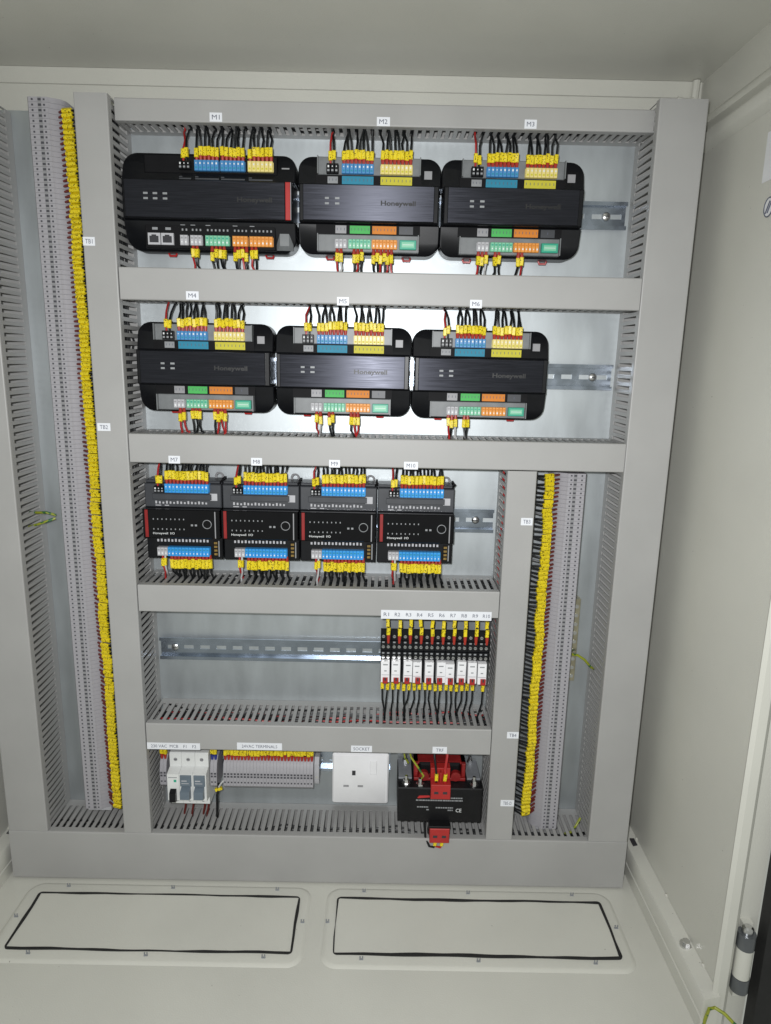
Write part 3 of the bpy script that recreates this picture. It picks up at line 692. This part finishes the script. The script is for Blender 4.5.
TM = {}
def terminal_strip_mesh(kind):
    if kind in TM: return TM[kind]
    m = MB()
    if kind == 'small':      # upright clamp 5.1 wide, local x across, z height
        pr = [(0, -25), (0, 25), (-26, 25), (-36, 17), (-40, 3), (-40, -19), (-34, -25)]
        m.extr(pr, 'x', -2.45, 2.45)
        for zz in (1, -3.6): m.box(-1.6, 1.6, -40.15, -39.9, zz - 1.5, zz + 1.5, 1)
        m.box(-1.2, 1.2, -40.15, -39.9, -14.5, -12, 1)
        TM[kind] = m.mesh('terminal', ['terminal_grey', 'grey_hole'])
    else:                    # for the upright strips: local x across (0 = wire side), z thickness 6.1
        w = 43
        pr = [(0, 0), (0, -30), (4, -38), (14, -43), (17, -46), (w - 2, -46), (w, -43), (w, 0)]
        m.extr(pr, 'z', -2.95, 2.95)
        m.box(24.6, 29.4, -46.1, -45.8, -2.9, 2.9, 2)
        for a, c_, mi, zz in ((20.3, 22.6, 1, .9), (25, 29, 1, 1.2), (35, 37.3, 1, .9)):
            m.box(a, c_, -46.15, -45.8, -zz - .2, zz + .2, mi)
        TM[kind] = m.mesh('terminal', ['terminal_grey', 'grey_hole', 'mid_grey'])
    return TM[kind]
def small_terminals(x0, n, label, wl, blue=False):
    t = thing('terminal_row', label, 'terminal row', (x0, CY, -620)); 
    for i in range(n): put('terminal', terminal_strip_mesh('small'), t, (5.1 * i + 2.5, 0, 0))
    for i in range(n):
        x = x0 + 5.1 * i + 2.5; rnd = random.Random(i + int(abs(x0)))
        wire(x, 38, -597, 1, 'H5', 'black' if blue else rnd.choice(['black', 'red', 'red']), wl[0], wl[1], jitter=1.6, ferr='b' if blue else True, foff=2.4)
small_terminals(-333, 2, 'pair of grey terminals between upright duct and slim breaker', ('wire with red ferrule above the terminals beside the slim breaker', 'wires by the slim breaker'))
small_terminals(-256, 2, 'pair of grey terminals on the far side of the double breaker', ('black wire with blue ferrule above the terminals beside the double breaker', 'wires by the double breaker'), True)
small_terminals(-236, 27, 'row of grey clamp terminals below the 24VAC tag', ('wire with red ferrule and yellow marker above the 24VAC terminals', 'wires above the 24VAC terminals'))
es = thing('end_stop', 'pale wedge end stop closing the 24VAC terminal row', 'end stop', (-94, CY, -620))
part('clamp', MB().extr([(0, -20), (0, 20), (-22, 22), (-30, 14), (-30, -14), (-26, -22)], 'x', -3.6, 3.6), 'light_grey', es); part('screw', MB().cyl((0, -30.4, -8), (0, -29, -8), 2.2, 10), 'steel', es)
m = MB(); m.tube([(0, -2, 6), (0, -4, -2), (-2, -6, -12), (-3, -3, -30), (-6, 6, -52), (-9, 14, -64)], 2.1, 7)
o = put('wire', m.mesh('wire', 'wire_black'), None, (-243, 32, -640)); o['label'] = 'thick black wire hanging between double breaker and the 24VAC terminals'; o['category'] = 'wire'
put('marker_sleeve', MARK, o, (0, -4, -3), (0, 1.2, 0)); m = MB(); m.tube([(0, 0, 0), (5, -3, 9), (9, -3, 14)], 1.4, 6); part('marker_tail', m, 'wire_white', o, loc=(0, -4, 0))

so = thing('power_socket', 'square white three-pin power outlet below the SOCKET tag', 'socket', (-26, 79.8, -627.5))
part('back_box', MB().box(-39, 39, -34, 0, -38, 38), 'mcb_white', so)
m = MB(); m.prism(rrect(-43.3, 43.3, -43.3, 43.3, 4, 5), -42, -34.2, 2.2); fp = part('front_plate', m, 'white_plastic', so)
part('earth_slot', MB().box(-13, -7.6, -42.2, -41.9, 6, 14), 'dark_hole', fp)
for q in (-22, 0): part('pin_slot', MB().box(q - 4.2, q + 4.2, -42.2, -41.9, -14.3, -10.8), 'mid_grey', fp)
m = MB(); m.rbox(14.4, 25.2, -43.2, -41.9, 8, 32, .8); part('switch', m, 'white_plastic', fp)

tr = thing('transformer', 'black core transformer with red coil and terminals below the TRF tag', 'transformer', (94.5, 79.8, -674))
ty = lambda y: y - 79.8
m = MB(); m.rbox(-63, 63, ty(2), ty(76), 0, 57, 1.5); part('core', m, 'core_black', tr)
part('foot', MB().box(-60, 60, ty(76.1), 0, 2, 30), 'core_black', tr)
for sx in (-1, 1):
    a, c = sorted((sx * 42, sx * 62)); part('bracket', MB().rbox(a, c, ty(24), ty(74), 57.1, 60, .2), 'lamination_grey', tr)
    for yy in (12, 66):
        m = MB(); m.cyl((sx * 51, ty(yy), 57), (sx * 51, ty(yy), 59), 6.5, 14); m.cyl((sx * 51, ty(yy), 59), (sx * 51, ty(yy), 65), 4.5, 6); m.cyl((sx * 51, ty(yy), 65), (sx * 51, ty(yy), 71), 2.4, 8); part('bolt', m, 'steel', tr)
m = MB(); m.rbox(-39, 39, ty(20), ty(76), 57.1, 62, 1); m.box(-39, 39, ty(30), ty(76), 80, 84); m.extr([(-30, 57), (-30, 80), (30, 80), (30, 57)], 'y', ty(30), ty(74)); m.rbox(-39, -33, ty(24), ty(76), 62, 84, 1); m.rbox(33, 39, ty(24), ty(76), 62, 84, 1)
co = part('coil_bobbin', m, 'coil_red', tr)
part('winding_tape', MB().rbox(-31, 31, ty(25.5), ty(78), 64, 83, 3), 'black_matte', co)
for sx in (-1, 1):
    m = MB(); m.cyl((sx * 24, ty(18), 66), (sx * 24, ty(30), 66), 7.5, 14); m.cyl((sx * 24, ty(17.6), 66), (sx * 24, ty(18.5), 66), 3, 8); part('coil_boss', m, 'coil_red', co)
m = MB(); m.cyl((-30, ty(10), 57), (-30, ty(10), 60), 6, 6); m.cyl((-30, ty(10), 60), (-30, ty(10), 68), 3, 8); part('earth_stud', m, 'steel', tr)
def term2(z0, y0, y1, up):
    m = MB(); m.rbox(-14.6, 14.6, ty(y0), ty(y1), z0, z0 + 24, .8)
    tb = part('terminal_block', m, 'bright_red', tr)
    for q in (-6.5, 6.5): part('clamp_hole', MB().box(q - 3.2, q + 3.2, ty(y0) - .2, ty(y0) + .1, z0 + 9, z0 + 13), 'dark_hole', tb)
    return tb
term2(42, -3.5, 14, 1); part('terminal_riser', MB().rbox(-14.6, 14.6, ty(12), ty(27), 66.2, 84, .6).box(-1, 1, ty(4), ty(12), 66.2, 82), 'bright_red', tr)
term2(-24, -14, 2, -1); part('terminal_arm', MB().rbox(-15.4, 15.4, ty(-13), ty(30), -.1, 3.5, .5).box(-15.4, 15.4, ty(2.2), ty(14), -22, -.2), 'core_black', tr)
m = MB()
for x0, x1, z in ((-36, 34, 36.8), (-34, -17, 25.5), (-20, -16, 21), (-6, 20, 24.6), (12, 20, 20.5), (16, 34, 41)):
    x = x0
    rnd = random.Random(int(x0 * 10 + z))
    while x < x1:
        w = rnd.uniform(1.2, 4); m.box(x, min(x + w, x1), ty(2) - .2, ty(2), z - 1.0, z + 1.0); x += w + rnd.uniform(.4, .9)
part('printed_rating', m, 'mark_grey', tr); part('maker_mark', MB().extr([(-34, 41), (-31, 44.5), (-16, 45), (-15, 42), (-33, 40)], 'y', ty(2) - .2, ty(2)), 'red', tr)
put('ce_mark', txt('CE', 8.5, 6, 'mark_white', 0), tr, (28.5, ty(2) - .2, 20.5))
def loose(name, pts, r, mname, loc, label, marks=(), cat='wire', group=None):
    m = MB(); m.tube(pts, r, 7); o = put(name, m.mesh(name, mname), None, loc); o['label'] = label; o['category'] = cat
    if group: o['group'] = group
    for mp, rot in marks: put('marker_sleeve', MARK, o, mp, rot)
    return o
loose('wire', [(0, 0, 0), (0, 0, 10), (-1, 4, 20), (-3, 14, 34), (-2, 26, 50)], 1.7, 'wire_black', (88, 4, -608), 'black wire with yellow marker entering the red upper terminal of the transformer', [((0, 0, 8), (0, 0, 0))])
loose('wire', [(0, 0, 0), (0, 0, 10), (0, 3, 20), (3, 10, 38), (0, 26, 50)], 2.2, 'wire_red', (101, 4, -608), 'red wire with yellow marker entering the red upper terminal of the transformer', [((0, 0, 8), (0, .1, 0))])
for q, c, nm in ((-6, 'black', 'black'), (4, 'red', 'red')):
    loose('wire', [(0, 0, 2), (0, -1, -6), (-2, 0, -13), (-8, 4, -15), (-14, 9, -4), (-16, 14, 16), (-15, 24, 30)], 1.8, 'wire_' + c, (95 + q, -6, -698), nm + ' wire with yellow marker looping from the lower transformer terminal', [((0, -1, -4), (0, .1, 0))])
loose('wire', [(0, 0, 0), (4, -5, 10), (-5, -4, 24), (-15, 2, 36), (-20, 20, 46)], 1.5, 'wire_green', (65, 12, -610), 'green and yellow earth wire bolted to the transformer')
loose('wire', [(0, 20, 8), (-6, 16, 20), (-8, 20, 34), (-6, 30, 50)], 1.4, 'wire_green', (47, 14, -604), 'green and yellow earth wire rising beside the transformer coil')

# ------------------------------------------------------------------ tall terminal strips and their wires
def strip(xw, flip, z0, z1, label, wlabel, dside, tag):
    pitch = 6.15; n = int((z1 - z0) / pitch)
    t = thing('terminal_strip', label, 'terminal strip', (xw, 76, z0))
    me = terminal_strip_mesh('tall'); s_ = -1 if flip else 1
    for i in range(n):
        if False: continue
        o = put('terminal', me, t, (0, 0, pitch * (i + .5)), (0, 0, 0))
        if flip: o.scale = (-1, 1, 1)
    part('strip_rail', MB().box(*(sorted((s_ * 4, s_ * 39))), .2, 3.9, -8, n * pitch + 2), 'zinc', t)
    part('end_stop', MB().box(*(sorted((s_ * 6, s_ * 42))), -36, 0, -9, -.5), 'light_grey', t)
    m = MB(); rnd = random.Random(5 + n)
    for i in range(n):
        if i < (1 if tag == 'L' else 4) or (tag == 'L' and i > n - 3): continue
        z = z0 + pitch * (i + .5); zr = z + rnd.uniform(-1, 1)
        d = -s_ ; y0 = 38 + rnd.uniform(-1.5, 1.5); ln = rnd.uniform(12.8, 14.6); off = 1.7 + math.sin(i * .23) * .9 + math.sin(i * .71) * .5 + rnd.uniform(-.6, .6)
        slack = 1.0 if tag == 'L' and i > n - 22 else 0
        if slack and rnd.random() < .0: continue
        yy = y0 - 11
        P0 = Vector((xw + d * -6, yy + 9, z)); P1 = Vector((xw + d * .6, yy + 3, z)); P2 = Vector((xw + d * (off + ln), yy - rnd.uniform(0, 2), zr)); P3 = Vector((dside + d * -2.0, yy + 8 + rnd.uniform(-2, 6), z + rnd.uniform(-3, 3))); P4 = Vector((dside + d * 6, yy + 14, P3.z))
        ax = (P2 - P1).normalized()
        m.tube([P0, P1, P1.lerp(P2, .3), P2, P3, P4], 1.45, 5, 0)
        m.tube([P0, P1, P1 + ax * 2.8], 1.7, 5, 1)
        a = P1 + ax * off; m.tube([a, a + ax * .3, a + ax * (ln - .3), a + ax * ln], [2.9, 3.3, 3.3, 2.9], 6, 2)
    m.v = [(x - xw, y - 40, z - z0) for x, y, z in m.v]
    o = put('marked_wires', m.mesh('marked_wires', ['wire_black', 'ferrule_dark', 'yellow_marker']), None, (xw, 40, z0), kind='stuff')
    o['label'] = wlabel; o['category'] = 'wires'
strip(-408.5, True, -683, 314, 'long grey upright strip of clamp terminals beside the duct tagged TB1', 'dense column of black wires with yellow markers beside the long terminal strip', -381, 'L')
strip(239, False, -703, -137.5, 'short grey upright strip of clamp terminals beside the duct tagged TB3', 'dense column of black wires with yellow markers beside the short terminal strip', 205.7, 'R')
eb = thing('earth_bar', 'brass earth bar on the back plate beside the short terminal strip', 'earth bar', (294, 79.8, -470))
part('bar', MB().box(-5, 5, -14, 0, 0, 132), 'brass', eb)
for k in range(9): part('bar_screw', MB().cyl((0, -14.8, 8 + 14 * k), (0, -13, 8 + 14 * k), 3, 10), 'steel', eb)
loose('earth_wire', [(0, 0, 0), (8, -8, 2), (18, -10, -4), (30, -6, -18), (42, 4, -26)], 2.0, 'wire_green', (290, 62, -425), 'green and yellow earth wire from the earth bar to the wide right duct')
loose('earth_wire', [(0, 0, 0), (-10, -6, 5), (-24, -4, 4), (-40, 6, 2)], 1.8, 'wire_green', (-468, 50, -222), 'green earth wire from the long terminal strip to the wide left duct', )
loose('earth_wire', [(0, 0, 0), (-8, -4, -3), (-22, -6, -8), (-40, 2, -14)], 1.8, 'wire_green', (-468, 48, -226), 'yellow-green earth wire drooping under another beside the long terminal strip')
loose('earth_wire', [(0, 0, 0), (-8, -6, -10), (-16, -8, -20), (-22, 0, -28)], 1.8, 'wire_green', (320, 40, -690), 'green and yellow earth wire end poking out at the floor duct corner')
loose('earth_wire', [(-2, 6, -34), (-2, 2, -12), (-1, 0, 3), (4, -3, 8), (13, -9, 6), (24, -18, -2), (36, -30, -16)], 2.0, 'wire_green', (403, -233, -748), 'green and yellow earth wire bending out beside the door hinge')

# ------------------------------------------------------------------ white tags with lettering
def tag(body, x0, x1, z, y=0.0, h=10.2, tw=None, th=None, where='', y_extra=0.0):
    w = x1 - x0; t = thing('label_tag', 'white tag reading %s on the %s' % (body.replace('   ', ' ').replace('  ', ' '), where), 'label', ((x0 + x1) / 2, y, z))
    part('tag_plate', MB().box(-w / 2, w / 2, -.5, .0, -h / 2, h / 2), 'tag_white', t)
    put('lettering', txt(body, tw or w * .62, th or h * .52, 'ink', 0), t, (0, -.62, 0))
for n, x0, x1, z, y, wh in (('M1', -222.6, -207.3, 291, 19, 'slim top duct'), ('M2', -17.2, -1, 290.3, 19, 'slim top duct'), ('M3', 164.5, 179.5, 291.2, 19, 'slim top duct'),
                        ('M4', -255, -239, 79, .6, 'second level duct'), ('M5', -63.6, -48.4, 76, .6, 'second level duct'), ('M6', 105.3, 120.6, 76.2, .6, 'second level duct'),
                        ('M7', -287, -271.7, -131.2, .6, 'third level duct'), ('M8', -177, -162.4, -131.7, .6, 'third level duct'), ('M9', -73, -58.4, -132.2, .6, 'third level duct'), ('M10', 27, 45.8, -132.6, .6, 'third level duct'),
                        ('TB1', -380.6, -365.8, 141, 0, 'narrow left duct'), ('TB2', -378.6, -361.5, -89.7, 0, 'narrow left duct'), ('TB3', 188, 203.8, -206, 0, 'narrow right duct'), ('TB4', 188, 204.8, -526, 0, 'narrow right duct'), ('TB5-D', 184.9, 205.1, -638, 0, 'narrow right duct')):
    tag(n, x0, x1, z, y, where=wh)
tag('230 VAC  MCB    F1    F2', -338.3, -260.7, -554.6, .6, 10.5, 66, 4.8, 'duct above the breakers')
tag('24VAC TERMINALS', -206.5, -140.6, -552.3, .6, 11, 52, 4.8, 'duct above the grey terminal row')
tag('SOCKET', -39.4, -8.6, -553.1, .6, 10, 24, 5, 'duct above the power outlet')
tag('TRF', 80.2, 101.4, -552.7, .6, 10.4, 11, 5, 'duct above the transformer')
t = thing('label_tag', 'long white strip reading R1 to R10 along the duct above the relays', 'label', (78, .6, -343))
part('tag_plate', MB().box(-77.5, 77.5, -.5, 0, -7, 6), 'tag_white', t)
for i in range(10): put('lettering', txt('R%d' % (i + 1), 7.5 if i < 9 else 10, 5.2, 'ink', 0), t, (-70 + 15.6 * i, -.62, -.3))
